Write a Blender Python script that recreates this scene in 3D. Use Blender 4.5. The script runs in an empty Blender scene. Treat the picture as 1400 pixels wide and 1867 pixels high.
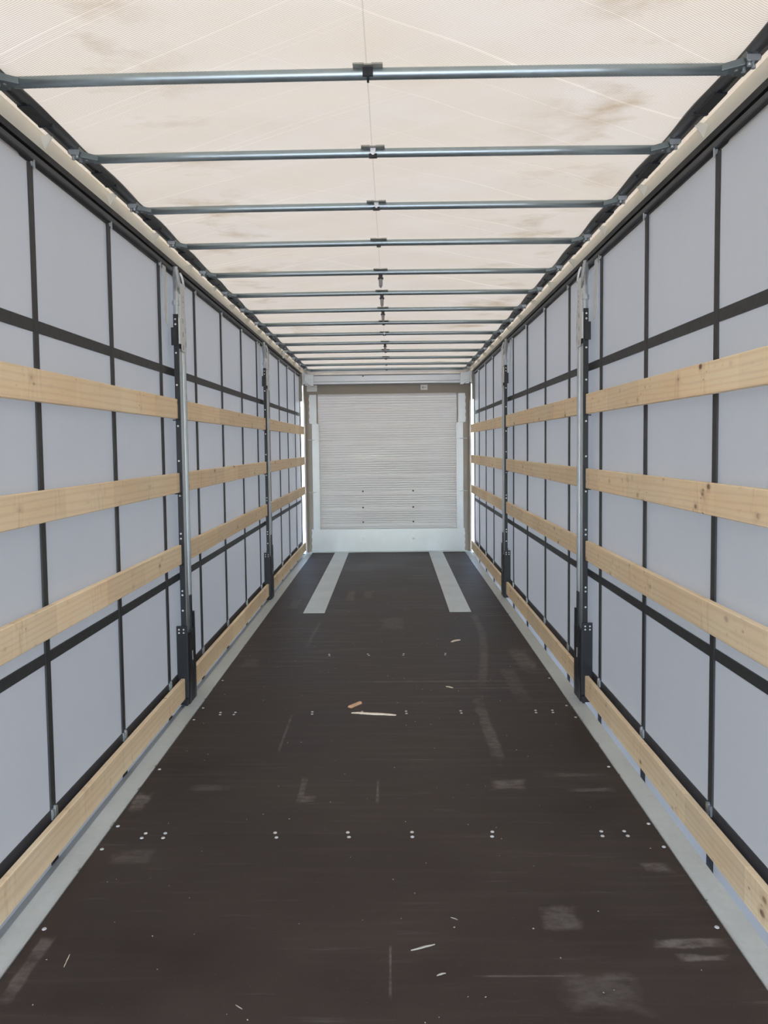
import bpy, math, random
from mathutils import Matrix, Vector
random.seed(7)

# ------------------------------------------------------------------ camera, sky, sun, exposure
scene = bpy.context.scene
C = scene.collection
FOCAL = 1420.0                                   # focal length in pixels of the 1400 px wide frame
PITCH, YAW, ROLL = -0.0565266, -0.0148994, -0.0118161
CAM = Vector((0.061293, 0.0, 1.568498))
PPX, PPY = -6.134, -40.781                       # principal point offset, pixels

fw = Vector((math.sin(YAW), math.cos(YAW), 0)); rt = Vector((math.cos(YAW), -math.sin(YAW), 0)); up = Vector((0, 0, 1))
fw2 = fw * math.cos(PITCH) + up * math.sin(PITCH); up2 = up * math.cos(PITCH) - fw * math.sin(PITCH)
r3 = rt * math.cos(ROLL) + up2 * math.sin(ROLL); u3 = up2 * math.cos(ROLL) - rt * math.sin(ROLL)
cd = bpy.data.cameras.new('camera'); co = bpy.data.objects.new('camera', cd); C.objects.link(co)
m = Matrix((r3, u3, -fw2)).transposed().to_4x4(); m.translation = CAM
co.matrix_world = m
cd.sensor_fit = 'HORIZONTAL'; cd.sensor_width = 36.0; cd.lens = 36.0 * FOCAL / 1400
cd.shift_x = -PPX / 1400; cd.shift_y = PPY / 1400
cd.clip_start = 0.02; cd.clip_end = 500
scene.camera = co

world = bpy.data.worlds.new('sky'); scene.world = world; world.use_nodes = True
wn = world.node_tree.nodes; wl = world.node_tree.links
bg = wn['Background']; sky = wn.new('ShaderNodeTexSky'); sky.sky_type = 'NISHITA'
sky.sun_disc = False; sky.sun_elevation = math.radians(60); sky.sun_rotation = math.radians(180)
sky.air_density = 1.0; sky.dust_density = 1.5; sky.ozone_density = 1.6
wl.new(sky.outputs[0], bg.inputs[0]); bg.inputs[1].default_value = 1.0

sd = bpy.data.lights.new('sun_offscreen', 'SUN'); so = bpy.data.objects.new('sun_offscreen', sd); C.objects.link(so)
sd.energy = 10.0; sd.angle = math.radians(0.6); sd.color = (1.0, 0.90, 0.76)
so.rotation_euler = Vector((0.0, -0.50, 0.866)).to_track_quat('Z', 'Y').to_euler()   # high sun behind the trailer
so.location = (0, 0, 30)

vs = scene.view_settings
vs.view_transform = 'Standard'; vs.look = 'None'; vs.gamma = 1.0; vs.use_curve_mapping = False
vs.exposure = 1.2

# ------------------------------------------------------------------ helpers
class NT:
    """tiny node-tree writer"""
    def __init__(self, name):
        self.m = bpy.data.materials.new(name); self.m.use_nodes = True
        self.t = self.m.node_tree; self.n = self.t.nodes
        self.b = self.n['Principled BSDF']; self.out = self.n['Material Output']
    def link(self, a, b): self.t.links.new(a, b)
    def setin(self, sock, v):
        if hasattr(v, 'is_linked') or hasattr(v, 'links'): self.link(v, sock)
        else: sock.default_value = v
    def node(self, typ, **kw):
        nd = self.n.new(typ)
        for k, v in kw.items(): setattr(nd, k, v)
        return nd
    def coord(self, out='Object'): return self.node('ShaderNodeTexCoord').outputs[out]
    def mapping(self, vec, scale=(1, 1, 1), loc=(0, 0, 0), rot=(0, 0, 0)):
        nd = self.node('ShaderNodeMapping'); self.link(vec, nd.inputs[0])
        nd.inputs['Scale'].default_value = scale; nd.inputs['Location'].default_value = loc; nd.inputs['Rotation'].default_value = rot
        return nd.outputs[0]
    def noise(self, vec, scale=5, detail=3, rough=0.55, dist=0.0):
        nd = self.node('ShaderNodeTexNoise'); self.link(vec, nd.inputs['Vector'])
        nd.inputs['Scale'].default_value = scale; nd.inputs['Detail'].default_value = detail
        nd.inputs['Roughness'].default_value = rough; nd.inputs['Distortion'].default_value = dist
        return nd.outputs['Fac']
    def wave(self, vec, scale, direction='X', dist=0.0, dscale=1.0, profile='SIN'):
        nd = self.node('ShaderNodeTexWave', bands_direction=direction, wave_profile=profile); self.link(vec, nd.inputs['Vector'])
        nd.inputs['Scale'].default_value = scale; nd.inputs['Distortion'].default_value = dist
        nd.inputs['Detail'].default_value = 2; nd.inputs['Detail Scale'].default_value = dscale
        return nd.outputs['Fac']
    def math(self, op, a, b=None, c=None, clamp=False):
        nd = self.node('ShaderNodeMath', operation=op, use_clamp=clamp)
        for i, v in enumerate((a, b, c)):
            if v is not None: self.setin(nd.inputs[i], v)
        return nd.outputs[0]
    def ramp(self, fac, lo, hi, a=0.0, b=1.0):
        nd = self.node('ShaderNodeMapRange'); self.setin(nd.inputs[0], fac)
        nd.inputs[1].default_value = lo; nd.inputs[2].default_value = hi; nd.inputs[3].default_value = a; nd.inputs[4].default_value = b
        return nd.outputs[0]
    def mix(self, fac, a, b, mode='MIX'):
        nd = self.node('ShaderNodeMix', data_type='RGBA', blend_type=mode)
        self.setin(nd.inputs[0], fac)
        for s, v in ((nd.inputs[6], a), (nd.inputs[7], b)):
            if isinstance(v, tuple): s.default_value = (*v, 1) if len(v) == 3 else v
            else: self.link(v, s)
        return nd.outputs[2]
    def sep(self, vec):
        nd = self.node('ShaderNodeSeparateXYZ'); self.link(vec, nd.inputs[0]); return nd.outputs
    def bump(self, h, strength=0.2, dist=0.01):
        nd = self.node('ShaderNodeBump'); self.link(h, nd.inputs['Height'])
        nd.inputs['Strength'].default_value = strength; nd.inputs['Distance'].default_value = dist
        self.link(nd.outputs[0], self.b.inputs['Normal']); return nd.outputs[0]
    def col(self, v): self.setin(self.b.inputs['Base Color'], (*v, 1) if isinstance(v, tuple) else v)
    def rough(self, v): self.setin(self.b.inputs['Roughness'], v)
    def metal(self, v): self.b.inputs['Metallic'].default_value = v

def simple(name, col, rough=0.5, metal=0.0, var=0.08, scale=12, spec=0.5):
    t = NT(name); n = t.noise(t.coord(), scale, 4)
    f = t.ramp(n, 0.3, 0.7, 1 - var, 1 + var)
    mul = t.mix(1.0, col, f, 'MULTIPLY'); t.col(mul)
    t.rough(t.ramp(n, 0.3, 0.7, max(0.02, rough - 0.06), rough + 0.06)); t.metal(metal)
    t.b.inputs['Specular IOR Level'].default_value = spec
    return t.m

class MB:
    def __init__(self): self.v = []; self.f = []
    def quadbox(self, pts8):
        b = len(self.v); self.v += [tuple(p) for p in pts8]
        self.f += [tuple(b + i for i in q) for q in ((0, 3, 2, 1), (4, 5, 6, 7), (0, 1, 5, 4), (1, 2, 6, 5), (2, 3, 7, 6), (3, 0, 4, 7))]
        return self
    def box(self, x0, x1, y0, y1, z0, z1):
        x0, x1 = min(x0, x1), max(x0, x1); y0, y1 = min(y0, y1), max(y0, y1); z0, z1 = min(z0, z1), max(z0, z1)
        return self.quadbox([(x0, y0, z0), (x1, y0, z0), (x1, y1, z0), (x0, y1, z0), (x0, y0, z1), (x1, y0, z1), (x1, y1, z1), (x0, y1, z1)])
    def loft(self, rings, caps=True, closed=True):
        b = len(self.v); n = len(rings[0])
        for r in rings: self.v += [tuple(p) for p in r]
        for k in range(len(rings) - 1):
            for i in range(n if closed else n - 1):
                j = (i + 1) % n
                self.f.append((b + k * n + i, b + k * n + j, b + (k + 1) * n + j, b + (k + 1) * n + i))
        if caps and closed:
            self.f.append(tuple(b + i for i in reversed(range(n))))
            self.f.append(tuple(b + (len(rings) - 1) * n + i for i in range(n)))
        return self
    def cyl(self, p0, p1, r0, r1=None, seg=12):
        r1 = r0 if r1 is None else r1
        p0, p1 = Vector(p0), Vector(p1); d = (p1 - p0).normalized()
        a = d.orthogonal().normalized(); b = d.cross(a)
        ring = lambda p, r: [p + (a * math.cos(t) + b * math.sin(t)) * r for t in [2 * math.pi * i / seg for i in range(seg)]]
        return self.loft([ring(p0, r0), ring(p1, r1)])
    def tube(self, path, r, seg=10):
        path = [Vector(p) for p in path]; rings = []
        d0 = (path[1] - path[0]).normalized(); a = d0.orthogonal().normalized()
        for i, p in enumerate(path):
            d = (path[min(i + 1, len(path) - 1)] - path[max(i - 1, 0)]).normalized()
            a = (a - d * a.dot(d)).normalized(); b = d.cross(a)
            rings.append([p + (a * math.cos(t) + b * math.sin(t)) * r for t in [2 * math.pi * k / seg for k in range(seg)]])
        return self.loft(rings)
    def mesh(self, name, mat, smooth=False):
        me = bpy.data.meshes.new(name); me.from_pydata(self.v, [], self.f); me.update()
        import bmesh
        bm = bmesh.new(); bm.from_mesh(me); bmesh.ops.recalc_face_normals(bm, faces=bm.faces); bm.to_mesh(me); bm.free()
        if mat: me.materials.append(mat)
        if smooth:
            for pl in me.polygons: pl.use_smooth = True
        return me

def link(name, me, parent=None, loc=None):
    o = bpy.data.objects.new(name, me); C.objects.link(o)
    if loc is not None: o.location = loc
    if parent is not None: o.parent = parent
    return o
def obj(name, mb, mat, parent=None, loc=None, smooth=False, bevel=0.0):
    """mesh object; points are given in the parent's space (top-level ones in world space, re-based to loc)"""
    if loc is not None and parent is None:
        mb.v = [(x - loc[0], y - loc[1], z - loc[2]) for x, y, z in mb.v]
    o = link(name, mb.mesh(name, mat, smooth), parent, loc)
    if bevel:
        bv = o.modifiers.new('bevel', 'BEVEL'); bv.width = bevel; bv.segments = 2; bv.limit_method = 'ANGLE'
    return o
def tag(o, label, cat, group=None, kind=None):
    o['label'] = label; o['category'] = cat
    if group: o['group'] = group
    if kind: o['kind'] = kind
    return o
def empty(name, loc):
    o = bpy.data.objects.new(name, None); C.objects.link(o); o.location = loc; o.empty_display_size = 0.05
    return o

ORD = ['zeroth', 'first', 'second', 'third', 'fourth', 'fifth', 'sixth', 'seventh', 'eighth', 'ninth', 'tenth', 'eleventh', 'twelfth', 'thirteenth', 'fourteenth']
SIDE = {-1: 'left', 1: 'right'}

# ------------------------------------------------------------------ measures (metres; X right, Y forward, Z up)
Y0, YB = -2.2, 11.42            # rear opening, bulkhead face
XF = 1.12                       # floor half width
XS = 1.21                       # outer edge of galvanised strip
XP = 1.215                      # inner face of the wooden slats
XC = 1.265                      # curtain
POSTS = [8.0, 4.75, 1.5]        # post centres, from the bulkhead
SEAMS = [10.70, 9.94, 9.20, 8.45, 7.70, 6.915, 6.105, 5.29, 4.49, 3.705, 2.91, 2.12, 1.33, 0.54]
SLATZ = [(0.036, 0.163), (0.866, 0.984), (1.300, 1.418), (1.742, 1.860)]
def drop(y): return -0.055 * max(0.0, y - 4.0) / 7.4
BOWZ = 2.72
BOWS = [2.49, 3.145, 3.83, 4.495, 5.225, 5.90, 6.585, 7.25, 7.91, 8.575, 9.26, 9.94, 10.63, 11.28]

# ------------------------------------------------------------------ materials
def m_fabric():
    t = NT('roof_tarpaulin'); co = t.coord(); x, y, z = t.sep(co)
    ax = t.math('ABSOLUTE', x)
    a1 = t.wave(t.mapping(co, rot=(0, 0, math.radians(56))), 46, 'X', 0.25, 0.6)
    a2 = t.wave(t.mapping(co, rot=(0, 0, math.radians(-58))), 46, 'X', 0.25, 0.6)
    w1 = t.ramp(x, -0.7, 0.5, 0.0, 1.0); w2 = t.math('SUBTRACT', 1.0, w1)
    lines = t.math('ADD', t.math('MULTIPLY', a1, w1), t.math('MULTIPLY', a2, w2))
    fine = t.wave(t.mapping(co, rot=(0, 0, math.radians(4))), 95, 'Y', 0.3, 1.0)
    bold = t.ramp(t.noise(t.mapping(co, scale=(1, 1, 1), rot=(0, 0, math.radians(-33))), 1, 0), 0.3, 0.7, 0.4, 1.0)
    # a few heavier threads
    t1 = t.ramp(t.noise(t.mapping(t.mapping(co, rot=(0, 0, math.radians(56))), scale=(75, 0.12, 1)), 1.0, 1), 0.66, 0.76)
    t2 = t.ramp(t.noise(t.mapping(t.mapping(co, rot=(0, 0, math.radians(-58))), scale=(75, 0.12, 1)), 1.0, 1), 0.66, 0.76)
    threads = t.math('ADD', t.math('MULTIPLY', t1, w1), t.math('MULTIPLY', t2, w2))
    pat = t.math('ADD', t.math('MULTIPLY', lines, 0.24), t.math('ADD', t.math('MULTIPLY', fine, 0.06), t.math('MULTIPLY', threads, 0.10)))
    # old dirt: cloudy tan all over, brown blotches
    cloud = t.noise(t.mapping(co, scale=(1.3, 2.2, 1)), 1.6, 4)
    base = t.mix(t.ramp(cloud, 0.3, 0.7, 0.75, 1.0), (0.92, 0.90, 0.86), (0.83, 0.72, 0.56))
    blot = t.noise(t.mapping(co, scale=(2.2, 3.2, 1), loc=(3.1, 1.7, 0)), 1.25, 5, 0.6)
    band = t.math('MULTIPLY', t.ramp(ax, 0.45, 0.8), t.ramp(ax, 0.95, 1.12, 1.0, 0.0))
    stain = t.math('MULTIPLY', t.ramp(blot, 0.52, 0.74), t.ramp(band, 0, 1, 0.10, 0.95))
    base = t.mix(stain, base, (0.58, 0.45, 0.29))
    # the lengthwise seam
    seam = t.ramp(t.math('ABSOLUTE', t.math('ADD', x, 0.004)), 0.0012, 0.003, 0.35, 0.0)
    base = t.mix(seam, base, (0.35, 0.32, 0.28))
    base = t.mix(1.0, base, t.ramp(pat, 0.0, 0.40, 0.60, 1.18), 'MULTIPLY')
    d = t.node('ShaderNodeBsdfDiffuse'); tr = t.node('ShaderNodeBsdfTranslucent'); mx = t.node('ShaderNodeMixShader')
    t.link(t.mix(1.0, base, (0.78, 0.78, 0.78), 'MULTIPLY'), d.inputs[0]); t.link(base, tr.inputs[0]); mx.inputs[0].default_value = 0.066
    t.link(d.outputs[0], mx.inputs[1]); t.link(tr.outputs[0], mx.inputs[2]); t.link(mx.outputs[0], t.out.inputs[0])
    return t.m
def m_curtain():
    t = NT('curtain_grey_pvc'); co = t.coord(); n = t.noise(co, 1.4, 4); n2 = t.noise(co, 90, 2)
    base = t.mix(t.ramp(n, 0.3, 0.7), (0.36, 0.348, 0.328), (0.385, 0.371, 0.350))
    t.col(base); t.rough(0.42); t.b.inputs['Specular IOR Level'].default_value = 0.4
    t.bump(t.math('ADD', n, t.math('MULTIPLY', n2, 0.01)), 0.12, 0.05)
    tr = t.node('ShaderNodeBsdfTranslucent'); mx = t.node('ShaderNodeMixShader'); mx.inputs[0].default_value = 0.05
    tr.inputs[0].default_value = (0.62, 0.60, 0.56, 1)
    t.link(t.b.outputs[0], mx.inputs[1]); t.link(tr.outputs[0], mx.inputs[2]); t.link(mx.outputs[0], t.out.inputs[0])
    return t.m
def m_wood():
    t = NT('pine_wood'); co = t.coord()
    oi = t.node('ShaderNodeObjectInfo').outputs['Random']
    sh = t.node('ShaderNodeVectorMath', operation='ADD'); cb = t.node('ShaderNodeCombineXYZ')
    t.link(t.math('MULTIPLY', oi, 37.0), cb.inputs[1]); t.link(t.math('MULTIPLY', oi, 5.0), cb.inputs[2])
    t.link(co, sh.inputs[0]); t.link(cb.outputs[0], sh.inputs[1]); v = sh.outputs[0]
    ring = t.wave(t.mapping(v, scale=(14, 0.8, 14)), 0.8, 'Z', 9.0, 0.7)
    fib = t.noise(t.mapping(v, scale=(60, 2.5, 60)), 3.0, 4, 0.6)
    broad = t.noise(t.mapping(v, scale=(4, 1.6, 5)), 1.0, 2)
    base = t.mix(t.ramp(broad, 0.3, 0.7), (0.97, 0.71, 0.43), (0.98, 0.79, 0.52))
    base = t.mix(t.math('MULTIPLY', t.ramp(ring, 0.5, 1.0), 0.16), base, (0.55, 0.335, 0.17))
    base = t.mix(t.ramp(fib, 0.52, 0.78, 0.0, 0.16), base, (0.56, 0.36, 0.2))
    # pieces glued end to end: tone steps along the length
    fl = t.math('FLOOR', t.math('MULTIPLY', t.sep(v)[1], 1.9))
    wn_ = t.node('ShaderNodeTexWhiteNoise', noise_dimensions='1D'); t.link(fl, wn_.inputs['W'])
    base = t.mix(1.0, base, t.ramp(wn_.outputs['Value'], 0, 1, 0.90, 1.06), 'MULTIPLY')
    # knots, gathered in whorls along the length
    vy = t.sep(v)[1]; cy = t.node('ShaderNodeCombineXYZ'); t.link(vy, cy.inputs[0])
    whorl = t.ramp(t.noise(cy.outputs[0], 4.2, 1), 0.50, 0.60)
    wavy = t.noise(t.mapping(v, scale=(8, 42, 7)), 1.0, 3, 0.6, 0.6)
    base = t.mix(t.math('MULTIPLY', whorl, t.ramp(wavy, 0.50, 0.72, 0.0, 0.42)), base, (0.58, 0.36, 0.19))
    base = t.mix(t.math('MULTIPLY', whorl, t.ramp(wavy, 0.30, 0.46, 0.35, 0.0)), base, (0.95, 0.80, 0.60))
    def knots(scale, thr, soft, col, base, strength, lim):
        vo = t.node('ShaderNodeTexVoronoi'); t.link(t.mapping(v, scale=scale), vo.inputs['Vector']); vo.inputs['Scale'].default_value = 1.0
        gate = t.math('MULTIPLY', t.ramp(t.sep(vo.outputs['Color'])[0], lim, lim + 0.05), t.ramp(whorl, 0, 1, 0.15, 1.0))
        k = t.math('MULTIPLY', t.ramp(vo.outputs['Distance'], thr, thr + soft, 1.0, 0.0), gate)
        return t.mix(t.math('MULTIPLY', k, strength), base, col)
    base = knots((4, 9, 14), 0.10, 0.28, (0.50, 0.29, 0.14), base, 0.5, 0.4)
    base = knots((4, 9, 14), 0.11, 0.07, (0.17, 0.085, 0.04), base, 0.9, 0.4)
    base = knots((5, 17, 30), 0.12, 0.10, (0.26, 0.14, 0.065), base, 0.6, 0.6)
    base = t.mix(1.0, base, t.ramp(oi, 0, 1, 0.94, 1.06), 'MULTIPLY')
    t.col(base); t.rough(0.62); t.bump(fib, 0.12, 0.002); t.b.inputs['Specular IOR Level'].default_value = 0.3
    return t.m
def m_floor():
    t = NT('phenolic_plywood'); co = t.coord(); x, y, z = t.sep(co)
    n1 = t.noise(t.mapping(co, scale=(0.9, 1.3, 1)), 1.5, 5)
    streak = t.noise(t.mapping(co, scale=(0.9, 16, 1)), 1.6, 4, 0.6)
    streak2 = t.noise(t.mapping(co, scale=(2.2, 30, 1), loc=(4, 2, 0)), 1.0, 4, 0.65)
    gate = t.ramp(t.noise(t.mapping(co, loc=(9, 1, 0)), 0.9, 3), 0.30, 0.55)
    spk = t.noise(co, 160, 2, 0.5)
    base = t.mix(t.ramp(n1, 0.3, 0.72), (0.031, 0.0190, 0.0150), (0.060, 0.044, 0.034))
    sc = t.math('MULTIPLY', t.math('MULTIPLY', t.ramp(streak, 0.50, 0.76), gate), t.ramp(y, 3.2, 6.0, 0.22, 1.0))
    base = t.mix(t.math('MULTIPLY', sc, 0.65), base, (0.155, 0.112, 0.090))
    base = t.mix(t.math('MULTIPLY', t.math('MULTIPLY', t.ramp(streak2, 0.60, 0.75), t.ramp(n1, 0.40, 0.56)), 0.55), base, (0.15, 0.135, 0.125))
    # single scuffs and tyre rubs with their own place and shape: (x, y, half x, half y, strength)
    wob = t.noise(co, 9, 3); rag = t.ramp(t.noise(t.mapping(co, scale=(6, 11, 1)), 2.6, 5, 0.7), 0.30, 0.60)
    patches = [(0.575, 4.28, 0.032, 0.42, 0.55), (0.585, 3.52, 0.075, 0.05, 0.6), (0.97, 2.37, 0.11, 0.022, 0.75), (1.0, 2.30, 0.07, 0.016, 0.7),
               (1.02, 2.81, 0.05, 0.03, 0.6), (0.60, 2.50, 0.06, 0.06, 0.45), (-1.07, 3.36, 0.035, 0.09, 0.75), (-0.33, 3.38, 0.035, 0.03, 0.5),
               (-0.365, 3.48, 0.014, 0.12, 0.5), (0.94, 3.46, 0.09, 0.018, 0.5), (-1.06, 2.26, 0.02, 0.13, 0.5), (0.05, 6.8, 0.10, 0.22, 0.4),
               (-0.385, 8.1, 0.04, 0.25, 0.5), (-0.2, 8.15, 0.05, 0.2, 0.4), (1.0, 5.62, 0.06, 0.28, 0.5), (0.85, 5.05, 0.05, 0.3, 0.3), (-0.02, 3.46, 0.006, 0.11, 0.7),
               (0.04, 2.25, 0.004, 0.11, 0.6), (-0.54, 4.2, 0.007, 0.26, 0.6), (-0.98, 5.6, 0.06, 0.1, 0.35), (-0.92, 7.7, 0.05, 0.22, 0.45), (0.45, 2.22, 0.16, 0.004, 0.5),
               (0.65, 2.15, 0.10, 0.08, 0.3), (-0.95, 2.9, 0.07, 0.05, 0.3), (0.90, 3.62, 0.12, 0.02, 0.4), (-0.8, 3.5, 0.08, 0.03, 0.3), (0.3, 5.1, 0.5, 0.02, 0.35), (0.65, 4.95, 0.25, 0.015, 0.4)]
    tot = None
    for px, py, hx, hy, st in patches:
        dx = t.math('ABSOLUTE', t.math('DIVIDE', t.math('SUBTRACT', x, px), hx)); dy = t.math('ABSOLUTE', t.math('DIVIDE', t.math('SUBTRACT', y, py), hy))
        dd = t.math('ADD', t.math('MAXIMUM', dx, dy), t.math('MULTIPLY', t.math('SUBTRACT', wob, 0.5), 1.6))
        k = t.ramp(dd, 0.7, 1.15, st, 0.0)
        tot = k if tot is None else t.math('MAXIMUM', tot, k)
    # curved tyre rub that bends away from the right cover plate
    cx_ = t.math('SUBTRACT', 0.80, t.math('MULTIPLY', t.math('POWER', t.math('MAXIMUM', t.math('SUBTRACT', 6.6, y), 0.0), 1.5), 0.085))
    arc = t.math('MULTIPLY', t.ramp(t.math('ABSOLUTE', t.math('SUBTRACT', x, cx_)), 0.016, 0.04, 0.5, 0.0), t.math('MULTIPLY', t.ramp(y, 4.9, 5.3), t.ramp(y, 7.0, 7.2, 1.0, 0.0)))
    cx2 = t.math('ADD', -0.62, t.math('MULTIPLY', t.math('POWER', t.math('MAXIMUM', t.math('SUBTRACT', y, 5.9), 0.0), 2.0), 0.03))
    arc2 = t.math('MULTIPLY', t.ramp(t.math('ABSOLUTE', t.math('SUBTRACT', x, cx2)), 0.008, 0.02, 0.4, 0.0), t.math('MULTIPLY', t.ramp(y, 5.9, 6.2), t.ramp(y, 6.8, 7.0, 1.0, 0.0)))
    tot = t.math('MAXIMUM', t.math('MAXIMUM', tot, arc), arc2)
    tot = t.math('MULTIPLY', tot, rag)
    base = t.mix(tot, base, (0.22, 0.185, 0.16))
    base = t.mix(t.ramp(spk, 0.70, 0.76, 0, 0.5), base, (0.2, 0.18, 0.16))
    t.col(base); t.rough(t.math('ADD', t.ramp(n1, 0.3, 0.7, 0.48, 0.58), t.math('MULTIPLY', tot, 0.15)))
    t.bump(t.noise(t.mapping(co, scale=(40, 120, 1)), 4, 2), 0.06, 0.002)
    t.b.inputs['Specular IOR Level'].default_value = 0.27
    return t.m
def m_galv(name, col, rough, metal):
    t = NT(name); co = t.coord()
    vo = t.node('ShaderNodeTexVoronoi'); t.link(co, vo.inputs['Vector']); vo.inputs['Scale'].default_value = 45
    sp = t.sep(vo.outputs['Color'])[0]; n = t.noise(co, 3, 4)
    f = t.math('ADD', t.ramp(sp, 0, 1, 0.97, 1.03), t.ramp(n, 0.3, 0.7, -0.08, 0.06))
    t.col(t.mix(1.0, col, f, 'MULTIPLY')); t.metal(metal); t.rough(t.math('ADD', t.ramp(sp, 0, 1, rough - 0.02, rough + 0.02), t.ramp(n, 0.3, 0.7, -0.05, 0.05)))
    return t.m
def m_sticker():
    t = NT('printed_sticker'); co = t.coord(); x, y, z = t.sep(co)
    a = t.math('MULTIPLY', t.ramp(t.math('ABSOLUTE', t.math('ADD', x, 0.018)), 0.010, 0.012, 1, 0), t.ramp(t.math('ABSOLUTE', z), 0.012, 0.014, 1, 0))
    b = t.math('MULTIPLY', t.ramp(t.math('ABSOLUTE', t.math('SUBTRACT', x, 0.015)), 0.014, 0.016, 1, 0), t.ramp(t.math('ABSOLUTE', z), 0.004, 0.005, 1, 0))
    t.col(t.mix(t.math('MAXIMUM', a, b), (0.78, 0.77, 0.74), (0.35, 0.36, 0.37))); t.rough(0.4)
    return t.m

M = dict(
    fabric=m_fabric(), curtain=m_curtain(), wood=m_wood(), floor=m_floor(), sticker=m_sticker(),
    strap=simple('grey_webbing', (0.050, 0.050, 0.049), 0.5, 0, 0.05, 30, 0.2), hem=simple('dark_hem', (0.048, 0.046, 0.050), 0.5, 0, 0.08, 20, 0.2),
    galv=m_galv('galvanised_steel', (0.56, 0.60, 0.62), 0.36, 0.85), bright=simple('bright_zinc', (0.50, 0.535, 0.565), 0.36, 0.8, 0.08, 2.5),
    plate=m_galv('dull_zinc_plate', (0.68, 0.71, 0.68), 0.48, 0.15), strip=m_galv('zinc_floor_strip', (0.58, 0.62, 0.60), 0.45, 0.2),
    edge=simple('bare_zinc_edge', (0.58, 0.61, 0.60), 0.32, 0.5), bow=m_galv('bow_tube_zinc', (0.34, 0.40, 0.41), 0.38, 0.75),
    rail=simple('pale_rail_aluminium', (0.76, 0.74, 0.65), 0.42, 0.1, 0.03, 3), track=simple('slider_track_grey', (0.105, 0.105, 0.10), 0.42, 0.4, 0.1),
    black=simple('black_coated_steel', (0.012, 0.014, 0.018), 0.38, 0.1, 0.1), trackblack=simple('black_curtain_track', (0.028, 0.028, 0.029), 0.45, 0.3, 0.1),
    carriage=m_galv('carriage_steel', (0.16, 0.19, 0.19), 0.4, 0.7), rivet=simple('zinc_rivet', (0.82, 0.83, 0.83), 0.3, 0.3, 0.03),
    frame=simple('grey_painted_steel', (0.31, 0.275, 0.225), 0.5, 0, 0.05, 4), panel=simple('bulkhead_aluminium', (0.87, 0.88, 0.89), 0.42, 0.15, 0.03, 2),
    webbing=simple('pale_webbing', (0.68, 0.69, 0.67), 0.6, 0, 0.05, 30), white=simple('white_plastic', (0.75, 0.75, 0.74), 0.4, 0, 0.03),
    olive=simple('clip_plate_zinc', (0.30, 0.29, 0.24), 0.45, 0.3), screw=simple('screw_head_zinc', (0.62, 0.61, 0.59), 0.45, 0.2, 0.05),
    chip=simple('raw_wood_splinter', (0.78, 0.66, 0.50), 0.7, 0, 0.1, 60), chip2=simple('orange_wood_chip', (0.72, 0.42, 0.24), 0.7, 0, 0.1, 60),
    bark=simple('dusty_wood_sliver', (0.40, 0.36, 0.30), 0.7, 0, 0.1, 60), ground=simple('yard_concrete', (0.44, 0.45, 0.47), 0.85, 0, 0.1, 2),
    pole=simple('dark_tension_pole', (0.05, 0.055, 0.065), 0.4, 0.4), rave=m_galv('weathered_side_rave', (0.40, 0.43, 0.43), 0.5, 0.3),
    pin=simple('grey_pin', (0.30, 0.28, 0.27), 0.5))

# ------------------------------------------------------------------ ground outside and floor
g = obj('ground', MB().box(-60, 60, -60, 60, -1.35, -1.25), M['ground'], loc=(0, 0, -1.25))
tag(g, 'pale concrete yard under and around the trailer', 'ground', kind='structure')

fl = obj('floor', MB().box(-XF, XF, Y0, YB + 0.1, -0.07, -0.018), M['frame'], loc=(0, 0, -0.07))
tag(fl, 'dark brown plywood trailer floor with scuffs and screw heads', 'floor', kind='structure')
joints = [Y0, 0.25, 1.65, 3.06, 4.50, 5.77, 7.24, 8.66, 10.05, YB + 0.05]
SCREWX = [-0.965, -0.878, -0.425, -0.132, 0.131, 0.448, 0.89, 0.985]
screw_mesh = MB().cyl((0, 0, -0.001), (0, 0, 0.0022), 0.0085, 0.0068, 10).mesh('screw', M['screw'])
panels = []
for a, b in zip(joints[:-1], joints[1:]):
    mb = MB().box(-XF, XF, a + 0.0004, b - 0.0004, -0.018, 0.0)
    o = obj('floor_panel', mb, M['floor'])
    o.parent = fl; o.matrix_parent_inverse = Matrix.Translation((0, 0, 0.07)); panels.append(o)
def panel_at(y):
    for (a, b), o in zip(zip(joints[:-1], joints[1:]), panels):
        if a <= y < b: return o
    return panels[-1]
def screw(x, y):
    link('screw', screw_mesh, panel_at(y), (x + random.uniform(-.006, .006), y, 0.0))
for jy in joints[1:-1]:
    if jy < 1 or jy > 6: continue
    for sx in SCREWX:
        if jy > 5 and abs(sx) > 0.5: continue
        for dy in (-0.019, 0.019): screw(sx, jy + dy)
for s in (-1, 1):
    for yy in (1.80, 2.45, 2.955, 3.14, 3.71, 4.40, 4.60, 5.15): screw(s * 1.096, yy)
for s in (-1, 1):
    mb = MB().box(s * 0.588, s * 0.79, 7.245, 11.38, -0.001, 0.004)
    p = obj('cover_plate', mb, M['plate'], fl, bevel=0.0012); p.location = (0, 0, 0.07)
    p['label'] = 'pale galvanised cover plate let into the floor'
    for sx in (0.62, 0.67, 0.72, 0.765): link('screw', screw_mesh, p, (s * sx, 7.275, 0.004))

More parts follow.
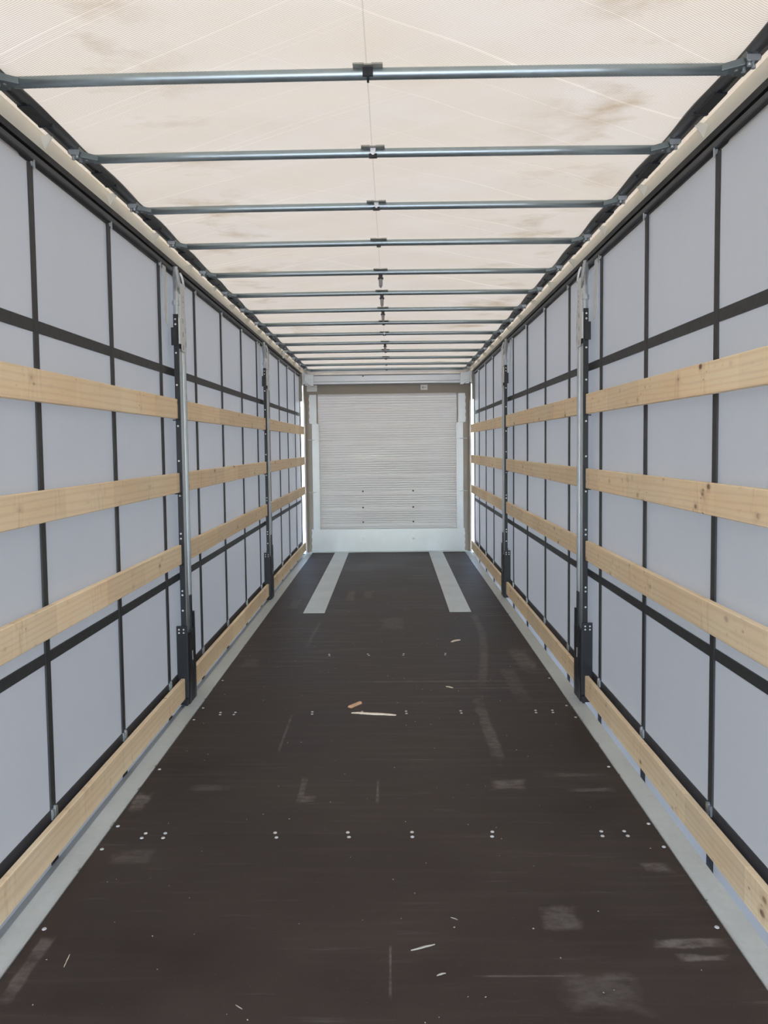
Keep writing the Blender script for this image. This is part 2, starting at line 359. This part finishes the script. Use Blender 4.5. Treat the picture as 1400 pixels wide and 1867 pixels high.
# galvanised strips along both sides of the floor
for n, s in ((1, -1), (2, 1)):
    mb = MB().box(s * XF, s * XS, Y0, YB, -0.10, 0.0035)
    o = tag(obj('trim_%d' % n, mb, M['strip'], loc=(s * 1.165, 0, -0.10)), 'galvanised steel edge strip along the floor at the %s curtain' % SIDE[s], 'edge strip', kind='structure')
    e = obj('strip_edge', MB().box(s * (XF - 0.002) - s * 1.165, s * (XF + 0.004) - s * 1.165, Y0, YB, 0.10, 0.105), M['edge'], o)
    mb = MB().box(s * XS - s * 1.165, s * (XS + (0.040 if s < 0 else 0.004)) - s * 1.165, Y0, YB - 0.2, -0.05, 0.085 if s < 0 else 0.098)
    e = obj('side_rave', mb, M['rave'], o)

# ------------------------------------------------------------------ side curtains
roller_mb = MB().box(-0.004, 0.003, -0.009, 0.009, -0.018, -0.002).box(-0.010, -0.005, -0.003, 0.003, -0.030, 0.022).cyl((-0.010, 0, 0.018), (0.003, 0, 0.018), 0.007, seg=8)
for s in (-1, 1):
    ny, nz = 120, 24; ye = 11.315
    mb = MB(); rng = random.Random(3 + s)
    def cx(y, z):
        k = (y / 0.79 * 1.7 + z); return s * (XC + 0.003 * math.sin(k) * math.sin(z * 2.1) + 0.002 * math.sin(y * 1.3 + z * 3))
    for j in range(nz + 1):
        for i in range(ny + 1):
            y = Y0 + (ye - Y0) * i / ny; z = -0.33 + (2.655 + drop(y) + 0.33) * j / nz
            mb.v.append((cx(y, z), y, z))
    for j in range(nz):
        for i in range(ny):
            a = j * (ny + 1) + i; mb.f.append((a, a + 1, a + ny + 2, a + ny + 1))
    wall = obj('wall_%s' % SIDE[s], mb, M['curtain'], loc=(0, 0, 0), smooth=True)
    tag(wall, 'light grey tarpaulin side curtain with dark webbing grid, %s-hand wall facing the bulkhead' % SIDE[s], 'curtain', kind='structure')
    I = lambda d: s * (XC - 0.0055 - d)      # inner surface offset
    for sy in SEAMS:
        zt = 2.62 + drop(sy)
        rings = []
        for z in [0.11, 0.6, 1.1, 1.6, 2.1, zt]:
            w = 0.019
            rings.append([(I(0.003), sy - w, z), (I(0.003), sy + w, z), (I(-0.004), sy + w, z), (I(-0.004), sy - w, z)])
        obj('vertical_strap', MB().loft(rings), M['strap'], wall)
        b = MB().box(I(0.010), I(0.002), sy - 0.020, sy + 0.020, 0.150, 0.157).box(I(0.010), I(0.002), sy - 0.020, sy + 0.020, 0.184, 0.191)
        b.box(I(0.010), I(0.002), sy - 0.022, sy - 0.015, 0.150, 0.191).box(I(0.010), I(0.002), sy + 0.015, sy + 0.022, 0.150, 0.191).box(I(0.012), I(0.004), sy - 0.004, sy + 0.004, 0.147, 0.20)
        ob = obj('strap_buckle', b, M['galv'], wall); ob['label'] = 'small zinc buckle on the curtain hem'
        r = MB(); r.v = [(s * x, y, z) for x, y, z in roller_mb.v]; r.f = roller_mb.f
        rr = obj('curtain_roller', r, M['galv'], wall); rr.location = (I(0.004), sy + 0.012, zt + 0.012)
        # webbing tail that goes on below the slat
        obj('strap_tail', MB().box(I(0.004), I(-0.003), sy - 0.0245, sy + 0.0245, -0.32, 0.12), M['hem'], wall)
    for z0, z1 in ((2.004, 2.050), (0.755, 0.797)):
        obj('horizontal_band', MB().box(I(0.0015), I(-0.004), Y0, ye, z0, z1), M['strap'], wall)
    obj('hem_band', MB().box(I(0.002), I(-0.004), Y0, ye, 0.128, 0.188), M['hem'], wall)
    obj('tension_pole', MB().cyl((s * 1.268, ye, -0.30), (s * 1.268, ye, 2.585), 0.017), M['pole'], wall, smooth=True)

# ------------------------------------------------------------------ roof rails
def rail_mesh(profile, s, ys, wob=None):
    rings = []
    for y in ys:
        rings.append([(s * (x + (wob(y) if wob and i in (0, 1) else 0)), y, z + drop(y)) for i, (x, z) in enumerate(profile)])
    return MB().loft(rings)
YS = [Y0 + (11.40 - Y0) * i / 120 for i in range(121)]
Yr = [Y0, 4.0, 7.5, 11.40]
for n, s in ((3, -1), (4, 1)):
    body = rail_mesh([(1.240, 2.684), (1.32, 2.684), (1.32, 2.85), (1.285, 2.85)], s, Yr)
    rail = tag(obj('trim_%d' % n, body, M['rail'], loc=(0, 0, 0)), 'pale aluminium roof rail above the %s curtain' % SIDE[s], 'roof rail', kind='structure')
    ph = lambda y: 0.004 * math.cos(2 * math.pi * (y - 2.49) / 0.68)
    obj('slider_track', rail_mesh([(1.142, 2.752), (1.142, 2.758), (1.185, 2.762), (1.204, 2.762), (1.204, 2.742), (1.186, 2.7395), (1.184, 2.748), (1.168, 2.748), (1.166, 2.7405), (1.152, 2.743)], s, YS, ph), M['track'], rail)
    obj('curtain_track', rail_mesh([(1.236, 2.690), (1.241, 2.668), (1.262, 2.664), (1.262, 2.655), (1.244, 2.651), (1.249, 2.634), (1.262, 2.630), (1.262, 2.622), (1.285, 2.618), (1.285, 2.690)], s, Yr), M['trackblack'], rail)
    obj('track_lip', rail_mesh([(1.239, 2.652), (1.243, 2.638), (1.249, 2.636), (1.247, 2.652)], s, Yr), M['track'], rail)
    for by in BOWS:
        yg = by - 0.17; d = drop(yg)
        obj('gusset', MB().quadbox([(s * x, y + 0.03 * k, z + d) for k in (0, 1) for x, y, z in ((1.196, yg, 2.743), (1.238, yg + 0.02, 2.700), (1.255, yg + 0.02, 2.75), (1.200, yg, 2.755))][:4] + [(s * x, y + 0.003, z + d) for x, y, z in ((1.196, yg, 2.743), (1.238, yg + 0.02, 2.700), (1.255, yg + 0.02, 2.75), (1.200, yg, 2.755))]), M['rail'], rail)
        ym = by + 0.30; d = drop(ym)
        bk = obj('slider_block', MB().box(s * 1.158, s * 1.203, ym - 0.085, ym + 0.085, 2.735 + d, 2.75 + d).box(s * 1.15, s * 1.204, ym + 0.075, ym + 0.09, 2.733 + d, 2.75 + d), M['black'], rail, bevel=0.002)
    if s < 0:
        obj('rail_clip', MB().cyl((-1.212, 9.14, 2.665), (-1.190, 9.14, 2.665), 0.022, seg=14).box(-1.20, -1.18, 9.125, 9.155, 2.60, 2.66), M['white'], rail, smooth=False)

# ------------------------------------------------------------------ roof tarpaulin
nx, ny = 72, 560
mb = MB()
def roof_z(x, y):
    prev = None; k = 0.0
    ys_ = [1.81 - 0.68 * i for i in range(6, -1, -1)] + BOWS
    for a, b in zip(ys_[:-1], ys_[1:]):
        if a <= y < b:
            t = (y - a) / (b - a); k = math.sin(math.pi * t); i = int(a * 100)
            k *= 0.010 + 0.006 * math.sin(i * 1.7 + x * 3) ; k += 0.004 * math.sin(t * 9 + x * 4 + i) * math.sin(math.pi * t)
            break
    edge = max(0.0, abs(x) - 1.09) / 0.12
    return BOWZ + 0.0205 + drop(y) - (0.085 * min(1.0, (y - 11.30) / 0.05) if y > 11.30 else 0.0) + k * (1 - min(1, edge)) + 0.045 * min(1, edge) ** 1.5
for j in range(ny + 1):
    y = Y0 + (11.50 - Y0) * j / ny
    for i in range(nx + 1):
        x = -1.29 + 2.58 * i / nx; mb.v.append((x, y, roof_z(x, y)))
for j in range(ny):
    for i in range(nx):
        a = j * (nx + 1) + i; mb.f.append((a, a + 1, a + nx + 2, a + nx + 1))
ceil = tag(obj('ceiling', mb, M['fabric'], loc=(0, 0, 0), smooth=True), 'translucent cream roof tarpaulin with brownish stains glowing with daylight', 'roof tarpaulin', kind='structure')

# roof bows: tube, two carriages running in the slider tracks, clip plate, clip or hanging pin
CLIP = {0: 'strap', 1: 'tab', 2: 'tab', 3: 'plain', 4: 'pin', 5: 'pin', 6: 'pin', 7: 'plain', 8: 'tab', 9: 'pin', 10: 'plain', 11: 'plain', 12: 'plain', 13: 'plain'}
N = len(BOWS)
for i, by in enumerate(BOWS):
    z = BOWZ + drop(by); t = empty('roof_bow', (0, by, z))
    k = N - i
    extra = {'strap': 'with a black clip', 'tab': 'with a white tab', 'pin': 'with a hanging pin', 'plain': 'with a plain clip'}[CLIP[i]]
    tag(t, 'galvanised roof bow %s, %s from the bulkhead header beam' % (extra, ORD[k]), 'roof bow', 'roof bows under the tarpaulin')
    sag = [(-1.108, 0, -0.004), (-0.7, 0, 0.0), (0, 0, 0.002), (0.7, 0, 0.0), (1.108, 0, -0.004)]
    obj('tube', MB().tube(sag, 0.0175, 14), M['bow'], t, smooth=True)
    for s in (-1, 1):
        c = MB()
        c.quadbox([(s * 1.085, -0.02, -0.017), (s * 1.155, -0.03, -0.004), (s * 1.155, 0.03, -0.004), (s * 1.085, 0.02, -0.017),
                   (s * 1.085, -0.02, 0.004), (s * 1.155, -0.03, 0.020), (s * 1.155, 0.03, 0.020), (s * 1.085, 0.02, 0.004)])
        c.box(s * 1.148, s * 1.195, -0.045, 0.045, 0.006, 0.034).box(s * 1.16, s * 1.200, 0.02, 0.09, 0.012, 0.030)
        cr = obj('carriage', c, M['carriage'], t, bevel=0.003)
        bl = MB()
        for (bx, byy) in ((1.165, -0.028), (1.165, 0.012), (1.185, -0.010), (1.135, 0.0)):
            bl.cyl((s * bx, byy, 0.006), (s * bx, byy, -0.008), 0.0075, seg=8)
        bl.box(s * 1.150, s * 1.19, -0.048, -0.044, 0.0, 0.018)
        obj('roller_bolts', bl, M['galv'], cr)
    if i < 12:
        obj('clip_plate', MB().box(-0.046, -0.012, -0.040, -0.008, 0.0135, 0.0185).box(0.012, 0.046, -0.040, -0.008, 0.0135, 0.0185).box(-0.012, 0.012, -0.034, -0.008, 0.0145, 0.0185), M['olive'], t)
    kind = CLIP[i]
    if kind == 'strap':
        obj('clip', MB().tube([(0, 0.020 * math.cos(a), 0.020 * math.sin(a)) for a in [math.radians(x) for x in range(100, 441, 20)]], 0.004, 6).box(-0.016, 0.016, -0.021, -0.014, -0.012, 0.014).box(-0.012, 0.012, 0.0, 0.02, 0.014, 0.020), M['black'], t)
    elif kind == 'tab':
        tb = MB(); tb.loft([[(-0.011, -0.0185, 0.014), (0.011, -0.0185, 0.014), (0.011, -0.0215, 0.014), (-0.011, -0.0215, 0.014)], [(-0.009, -0.0185, -0.004), (0.009, -0.0185, -0.004), (0.009, -0.0215, -0.004), (-0.009, -0.0215, -0.004)], [(-0.003, -0.0185, -0.012), (0.003, -0.0185, -0.012), (0.003, -0.0215, -0.012), (-0.003, -0.0215, -0.012)]])
        obj('tab', tb, M['white'], t)
        obj('clip', MB().box(-0.016, 0.016, -0.019, 0.0, -0.0195, -0.006), M['black'], t)
    elif kind == 'pin':
        obj('clip', MB().box(-0.013, 0.013, -0.016, 0.014, -0.034, -0.010).box(-0.018, 0.018, -0.014, 0.012, -0.044, -0.034), M['black'], t)
        obj('pin', MB().cyl((0, 0, -0.044), (0, 0, -0.088), 0.0135, 0.012, 10).cyl((0, 0, -0.088), (0, 0, -0.100), 0.012, 0.004, 10), M['pin'], t)
    else:
        obj('clip', MB().box(-0.012, 0.012, -0.016, 0.012, -0.021, -0.012), M['black'], t)

# ------------------------------------------------------------------ bulkhead (front wall)
bw = obj('wall_front', MB().box(-1.20, 1.20, YB + 0.035, YB + 0.10, -0.05, 2.60), M['frame'], loc=(0, YB, 0))
tag(bw, 'front bulkhead of ribbed aluminium planks in a grey steel frame', 'bulkhead', kind='structure')
def bpart(name, mb, mat, parent=None, bevel=0.0, label=None, smooth=False):
    mb.v = [(x, y - YB, z) for x, y, z in mb.v]
    o = obj(name, mb, mat, parent or bw, bevel=bevel, smooth=smooth)
    if label: o['label'] = label
    return o
PZ = [0.34, 0.43, 0.672, 0.914, 1.160, 1.405, 1.652, 1.897, 2.146, 2.335]
panel_objs = []
for z0, z1 in zip(PZ[:-1], PZ[1:]):
    # cross-section: a bright sloping lip on top, fine ribs below
    prof = [(0.034, z0), (0.0135, z0)]
    nr = max(1, int((z1 - z0 - 0.04) / 0.030)); dz = (z1 - z0 - 0.046) / nr
    dep = 0.0026 if z0 < 1.2 else 0.0007
    for k in range(nr):
        zz = z0 + 0.002 + dz * k; ln = 0.0135 - 0.0185 * (zz - z0) / (z1 - z0 - 0.046)
        prof += [(ln, zz + dz * 0.12), (ln - dep, zz + dz * 0.25), (ln - dep, zz + dz * 0.72), (ln, zz + dz * 0.88)]
    prof += [(-0.005, z1 - 0.046), (0.0135, z1 - 0.020), (0.0135, z1 - 0.004), (0.020, z1 - 0.002), (0.034, z1)]
    mb = MB().loft([[(-1.02, YB + y, z) for y, z in prof], [(1.02, YB + y, z) for y, z in prof]])
    panel_objs.append(bpart('wall_panel', mb, M['panel']))
bolt_mb = lambda x, z, y=0.006: MB().cyl((x, YB + y, z), (x, YB + y - 0.012, z), 0.013, 0.010, 8)
for z in (0.900, 0.661, 0.445):
    pn = panel_objs[[i for i in range(9) if PZ[i] <= z < PZ[i + 1]][0]]
    for x in (-0.37, 0.368): bpart('bolt', bolt_mb(x, z, 0.012), M['black'], pn)
# corner posts and lintel
for s in (-1, 1):
    bpart('corner_post', MB().box(s * 1.015, s * 1.222, YB - 0.005, YB + 0.06, -0.03, 2.47).box(s * 1.195, s * 1.222, YB - 0.03, YB, -0.03, 2.47), M['frame'], bevel=0.003)
    # wide upper strip with a torn wavy outer edge, narrow lower strip with a lip
    pts = [(1.032, 1.897), (1.118, 1.897), (1.140, 1.905)]
    pts += [(1.140 + 0.007 * math.sin(k * 1.9), 1.93 + k * 0.03) for k in range(13)] + [(1.135, 2.318), (1.032, 2.318)]
    mb = MB().loft([[(s * x, YB - 0.005, z) for x, z in pts], [(s * x, YB - 0.010, z) for x, z in pts]])
    st = bpart('upper_strip', mb, M['bright'], label='pale zinc strip with a wavy edge')
    st2 = bpart('side_strip', MB().box(s * 1.020, s * 1.104, YB - 0.012, YB - 0.004, 0.34, 1.900).box(s * 1.000, s * 1.020, YB - 0.020, YB - 0.004, 0.34, 1.893), M['bright'], bevel=0.002)
    for z in (1.66, 0.892):
        hk = bpart('tie_hook', MB().cyl((s * 1.045, YB - 0.020, z), (s * 1.165, YB - 0.020, z + 0.002), 0.0055, seg=8).cyl((s * 1.045, YB - 0.005, z), (s * 1.045, YB - 0.026, z), 0.011, seg=8), M['galv'], st2)
    for z in (0.5, 0.76, 1.1, 1.35, 1.55, 1.80): bpart('rivet', MB().cyl((s * 1.06, YB - 0.012, z), (s * 1.06, YB - 0.016, z), 0.006, seg=8), M['galv'], st2)
    for z in (1.96, 2.25): bpart('rivet', MB().cyl((s * 1.06, YB - 0.010, z), (s * 1.06, YB - 0.014, z), 0.006, seg=8), M['galv'], st)
    bpart('corner_foot', MB().box(s * 1.13, s * 1.32, YB - 0.13, YB + 0.05, -0.12, 0.0025), M['strip'])
    bpart('corner_cover', MB().box(s * 1.235, s * 1.30, YB - 0.19, YB + 0.02, 2.22, 2.62), M['frame'])
    bpart('corner_bracket', MB().box(s * 1.06, s * 1.20, YB - 0.075, YB - 0.02, 2.470, 2.615).quadbox([(s * 1.06, YB - 0.08, 2.44), (s * 1.10, YB - 0.08, 2.44), (s * 1.10, YB - 0.03, 2.44), (s * 1.06, YB - 0.03, 2.44),
          (s * 1.06, YB - 0.08, 2.475), (s * 1.20, YB - 0.08, 2.52), (s * 1.20, YB - 0.03, 2.52), (s * 1.06, YB - 0.03, 2.475)]), M['galv'], bevel=0.003)
for s in (-1, 1):
    bpart('rail_end', MB().box(s * 1.135, s * 1.30, YB - 0.022, YB + 0.06, 2.455, 2.80).box(s * 1.0, s * 1.14, YB - 0.02, YB + 0.06, 2.60, 2.70), M['galv'])
bpart('header_flange', MB().box(-1.14, 1.14, YB - 0.02, YB + 0.06, 2.60, 2.70), M['galv'])
bpart('lintel', MB().box(-1.03, 1.03, YB - 0.006, YB + 0.06, 2.325, 2.47), M['frame'], bevel=0.002)
bpart('lintel_tab', MB().box(-1.17, -1.02, YB - 0.012, YB - 0.004, 2.365, 2.455), M['plate'])
hb = MB().loft([[(x, YB + y, z) for y, z in [(-0.06, 2.462), (-0.066, 2.468), (-0.066, 2.495), (-0.058, 2.505), (-0.058, 2.585), (-0.064, 2.60), (-0.064, 2.612), (0.06, 2.612), (0.06, 2.462)]] for x in (-1.075, 1.075)])
hdr = bpart('header_beam', hb, M['bright'], label='galvanised header beam above the bulkhead')
bpart('hole_shade_disc', MB().cyl((-0.345, YB - 0.056, 2.575), (-0.345, YB - 0.061, 2.575), 0.010, seg=10), M['black'], hdr)  # flat black disc standing in for the shade inside a drain hole
sk = link('sticker', MB().box(-0.05, 0.05, -0.002, 0.0, -0.038, 0.038).mesh('sticker', M['sticker']), bw, (0.541, -0.006, 2.408)); sk['label'] = 'small white sticker with grey print'
# kick plate with torn wavy ends
zz = [0.004, 0.012] + [0.03 + 0.024 * k for k in range(13)] + [0.345]
right = [(1.122 + 0.006 * math.sin(k * 1.7), z) for k, z in enumerate(zz)]
left = [(-1.128 + 0.006 * math.sin(k * 1.5 + 1), z) for k, z in reversed(list(enumerate(zz)))]
outl = right + left
kp = bpart('kick_plate', MB().loft([[(x, YB - 0.006, z) for x, z in outl], [(x, YB - 0.016, z) for x, z in outl]]), M['bright'], label='bluish zinc kick plate along the floor')
for x in (-0.37, 0.368):
    bpart('bolt', MB().cyl((x, YB - 0.016, 0.204), (x, YB - 0.022, 0.204), 0.020, 0.014, 10).cyl((x, YB - 0.02, 0.204), (x, YB - 0.026, 0.204), 0.009, seg=8), M['galv'], kp)
bpart('threshold', MB().box(-1.16, 1.16, YB - 0.045, YB - 0.006, 0.001, 0.016), M['strip'], bevel=0.002)

# ------------------------------------------------------------------ curtain posts
RIV = [2.335, 2.305, 2.135, 1.945, 1.70, 1.49, 1.28, 1.05, 1.02, 0.70, 0.675, 0.58]
pname = ['the post nearest the bulkhead', 'the second post from the bulkhead', 'the third post from the bulkhead']
for s in (-1, 1):
    for k, yp in enumerate(POSTS):
        zt = drop(yp)
        t = empty('curtain_post', (s * 1.2, yp, 0.0035))
        tag(t, 'galvanised and black curtain post on the %s side, %s from the bulkhead' % (SIDE[s], ORD[k + 1]), 'post', 'curtain posts')
        F = lambda mb: (setattr(mb, 'v', [(s * x, y, z - 0.0035) for x, y, z in mb.v]), mb)[1]
        prof = [(-.070, .030), (-.070, .004), (-.066, 0), (-.014, 0), (-.010, .009), (.008, .009), (.012, 0), (.024, 0), (.027, .006), (.034, .006), (.037, 0), (.066, 0), (.070, .004), (.070, .030)]
        rings = [[(x, y, z) for y, x in prof] for z in (0.44, 2.16)]
        obj('channel', F(MB().loft(rings)), M['galv'], t)
        for q in (-1, 1):
            pl = obj('side_plate', F(MB().box(0.003, 0.033, q * 0.0705, q * 0.0785, 0.45, 2.365).box(0.010, 0.044, q * 0.0785, q * 0.090, 2.18, 2.285).box(0.0, 0.06, q * 0.072, q * 0.09, 0.0, 0.485)), M['black'], t)
            if q < 0:
                for rz in RIV:
                    obj('rivet', F(MB().cyl((0.020, -0.0785, rz), (0.020, -0.0815, rz), 0.0062, 0.005, 8)), M['rivet'], pl)
                for rz in (0.445, 0.465):
                    for rx in (0.016, 0.044): obj('rivet', F(MB().cyl((rx, -0.09, rz), (rx, -0.093, rz), 0.0055, 0.0045, 8)), M['rivet'], pl)
            for z0, z1 in SLATZ[1:]:
                obj('slat_pocket', F(MB().box(0.008, 0.014, q * 0.079, q * 0.094, z0 - 0.008, z1 + 0.008).box(0.008, 0.046, q * 0.079, q * 0.094, z0 - 0.010, z0 - 0.004)), M['black'], t)
        # perforated adapter at the top
        holes = [(-0.012, 0.004, z - 0.014, z + 0.014) for z in (2.175, 2.255, 2.335)] + [(0.050, 0.062, z - 0.018, z + 0.018) for z in (2.20, 2.285)] + [(0.006, 0.018, z - 0.006, z + 0.006) for z in (2.39, 2.42, 2.45, 2.48)]
        ap = MB().box(-0.004, 0.03, -0.075, -0.070, 2.19, 2.345)
        for (ya_, yb_, za_, zb_) in ((-0.070, -0.046, 2.19, 2.345), (-0.046, 0.046, 2.150, 2.56 + zt), (0.046, 0.066, 2.155, 2.36)):
            hh = [h for h in holes if ya_ < h[0] < yb_]
            ycut = sorted({ya_, yb_, *[v for h in hh for v in h[:2]]}); zcut = sorted({za_, zb_, *[v for h in hh for v in h[2:]]})
            for y0_, y1_ in zip(ycut[:-1], ycut[1:]):
                for z0_, z1_ in zip(zcut[:-1], zcut[1:]):
                    ym_, zm_ = (y0_ + y1_) / 2, (z0_ + z1_) / 2
                    if not any(h[0] < ym_ < h[1] and h[2] < zm_ < h[3] for h in hh): ap.box(-0.006, -0.0044, y0_, y1_, z0_, z1_)
        ad = obj('adapter_plate', F(ap), M['webbing'], t)
        ad['label'] = 'pale perforated adapter plate'
        for h in holes:  # black pieces added behind the holes, standing in for their shaded inside
            obj('slot_shade_backing', F(MB().box(-0.0042, 0.001, h[0] - 0.004, h[1] + 0.004, h[2] - 0.004, h[3] + 0.004)), M['black'], ad)
        # S-bent hanger up to the curtain track, with its hook
        path = [(0.018, -0.060, 2.34), (0.018, -0.060, 2.46 + zt), (0.020, -0.052, 2.50 + zt), (0.030, -0.012, 2.555 + zt), (0.036, 0.0, 2.60 + zt), (0.036, 0.0, 2.665 + zt)]
        hg = MB().tube(path, 0.017, 10)
        hg.quadbox([(0.002, -0.03, 2.50 + zt), (0.008, -0.03, 2.50 + zt), (0.008, 0.046, 2.50 + zt), (0.002, 0.046, 2.50 + zt), (0.030, -0.02, 2.66 + zt), (0.037, -0.02, 2.66 + zt), (0.037, 0.06, 2.66 + zt), (0.030, 0.06, 2.66 + zt)])
        hg.cyl((0.018, -0.06, 2.425 + zt), (0.018, -0.06, 2.450 + zt), 0.022)
        obj('hanger', F(hg), M['galv'], t, smooth=False)
        obj('hook', F(MB().tube([(0.02, 0.05, 2.64 + zt), (0.012, 0.062, 2.62 + zt), (0.006, 0.07, 2.585 + zt), (0.006, 0.085, 2.555 + zt), (0.012, 0.10, 2.575 + zt)], 0.007, 8)), M['rivet'], t, smooth=True)
        # black sleeve and tongue
        hs = MB()
        hp = [(-.088, .055), (-.088, -.006), (-.083, -.012), (-.030, -.012), (-.026, -.002), (-.018, -.002), (-.014, -.012), (.010, -.012), (.014, -.002), (.024, -.002), (.028, -.012), (.080, -.012), (.086, -.006), (.086, .055)]
        hs.loft([[(x, y, z) for y, x in hp] for z in (0.0, 0.445)])
        hs.box(-0.010, 0.0, -0.006, 0.030, 0.44, 0.66).box(-0.010, 0.02, 0.070, 0.086, 0.44, 0.545)
        sl = obj('sleeve', F(hs), M['black'], t, bevel=0.002)
        obj('latch', F(MB().box(-0.016, -0.011, -0.008, 0.004, 0.27, 0.315).cyl((-0.011, -0.002, 0.262), (-0.017, -0.002, 0.262), 0.008, seg=8)), M['pin'], sl)
        obj('foot', F(MB().box(-0.006, 0.0095, -0.12, -0.088, 0.0, 0.045).box(0.0, 0.0095, -0.088, 0.088, 0.0, 0.03)), M['black'], t)
        wb = MB().quadbox([(0.044, -0.215, 2.31), (0.046, -0.215, 2.31), (0.046, -0.150, 2.285), (0.044, -0.150, 2.285), (0.052, -0.20, 2.64 + zt), (0.054, -0.20, 2.64 + zt), (0.054, -0.135, 2.64 + zt), (0.052, -0.135, 2.64 + zt)])
        obj('webbing', F(wb), M['webbing'], t)

# ------------------------------------------------------------------ wooden slats
ends = [(POSTS[0] + 0.092, 11.362), (POSTS[1] + 0.092, POSTS[0] - 0.092), (POSTS[2] + 0.092, POSTS[1] - 0.092), (Y0 + 0.1, POSTS[2] - 0.092)]
rows = ['lowest', 'second-lowest', 'third-lowest', 'topmost']
bays = ['between bulkhead and first post', 'between first and second posts from bulkhead', 'between second and third posts from bulkhead', 'behind the third post from bulkhead']
for s in (-1, 1):
    for b, (ya, yb) in enumerate(ends[:3]):
        for r, (z0, z1) in enumerate(SLATZ):
            rng = random.Random(s * 100 + b * 10 + r)
            x0, x1 = s * XP, s * (XP + 0.025)
            yc = (ya + yb) / 2; n = 10; rings = []
            bow = rng.uniform(-0.002, 0.002)
            for i in range(n + 1):
                y = ya + (yb - ya) * i / n; o_ = bow * math.sin(math.pi * i / n); zo = rng.uniform(-0.0006, 0.0006)
                c = 0.003
                rings.append([(x0 + o_, y, z0 + c + zo), (x0 + s * c + o_, y, z0 + zo), (x1 - s * c + o_, y, z0 + zo), (x1 + o_, y, z0 + c + zo), (x1 + o_, y, z1 - c + zo), (x1 - s * c + o_, y, z1 + zo), (x0 + s * c + o_, y, z1 + zo), (x0 + o_, y, z1 - c + zo)])
            w = obj('wooden_slat', MB().loft(rings), M['wood'], loc=(s * (XP + 0.0125), yc, z0))
            tag(w, '%s pine slat at the %s curtain, %s' % (rows[r], SIDE[s], bays[b]), 'slat', 'pine slats along the curtains')

# ------------------------------------------------------------------ wood litter on the floor
def sliver(name, p0, p1, w, h, mat, label, cat='splinter', tip=True):
    p0, p1 = Vector((*p0, 0)), Vector((*p1, 0)); d = (p1 - p0); L = d.length; ang = math.atan2(d.y, d.x)
    rings = []; rng = random.Random(name + label); n = 7
    for i in range(n + 1):
        u = i / n; k = (math.sin(math.pi * min(1, max(0, 0.08 + 0.84 * u))) ** 0.5 if tip else 1.0)
        ww = w * k * rng.uniform(0.8, 1.1); hh = h * k; off = rng.uniform(-0.15, 0.15) * w if tip else 0
        x = -L / 2 + L * u
        rings.append([(x, -ww / 2 + off, 0), (x, ww / 2 + off, 0), (x, ww * 0.3 + off, hh), (x, -ww * 0.35 + off, hh)])
    o = obj(name, MB().loft(rings), mat, None); o.location = ((p0.x + p1.x) / 2, (p0.y + p1.y) / 2, 0.0003); o.rotation_euler = (0, 0, ang)
    return tag(o, label, cat, 'wood litter on the floor')
sliver('wood_splinter', (-0.192, 4.496), (0.069, 4.449), 0.024, 0.008, M['chip'], 'long pale pointed splinter lying on the floor beside the orange chip')
sliver('wood_chip', (-0.209, 4.585), (-0.146, 4.668), 0.026, 0.012, M['chip2'], 'short orange-brown wood chip beside the long pale splinter', 'wood chip', tip=False)
sliver('wood_shaving', (0.515, 6.13), (0.59, 6.20), 0.035, 0.006, M['chip'], 'pale shaving on the floor before the cover plate at the tyre rub', 'shaving')
sliver('wood_shaving', (0.395, 4.985), (0.440, 4.957), 0.013, 0.004, M['chip'], 'tiny pale curl on the floor between long splinter and right curtain', 'shaving')
sliver('wood_splinter', (0.104, 2.336), (0.180, 2.366), 0.006, 0.004, M['bark'], 'thin greyish stick nearest the faint lengthwise scratch')
sliver('wood_splinter', (0.177, 2.221), (0.204, 2.233), 0.006, 0.003, M['bark'], 'short greyish sliver just beside the thin greyish stick')
sliver('wood_splinter', (0.240, 2.507), (0.262, 2.493), 0.004, 0.002, M['bark'], 'tiny sliver on bare floor beyond the thin greyish stick')
sliver('wood_splinter', (-0.950, 2.262), (-0.957, 2.322), 0.003, 0.002, M['chip'], 'fine pale needle of wood near the left edge strip')
sliver('wood_splinter', (-0.396, 2.102), (-0.374, 2.085), 0.003, 0.002, M['bark'], 'fine pale sliver alone between left strip and floor middle')
# crumbs of sawdust
mb = MB(); rng = random.Random(11)
for _ in range(210):
    y = 1.9 + 9.2 * rng.random() ** 1.7; x = rng.uniform(-1.05, 1.05); r = rng.uniform(0.0012, 0.0032) * (1 + 0.12 * y)
    if y > 7.2 and 0.57 < abs(x) < 0.81: continue
    a = rng.uniform(0, 3.14); ca, sa = math.cos(a), math.sin(a); e = rng.uniform(0.5, 1.0)
    q = [(x + r * ca, y + r * sa), (x - r * e * sa, y + r * e * ca), (x - r * ca, y - r * sa), (x + r * e * sa, y - r * e * ca)]
    mb.quadbox([(u, v, 0.0002) for u, v in q] + [(x + (u - x) * .6, y + (v - y) * .6, 0.0016) for u, v in q])
sdst = tag(obj('sawdust_crumbs', mb, M['bark'], loc=(0, 0, 0)), 'pale sawdust crumbs scattered over the dark floor', 'sawdust', kind='stuff')
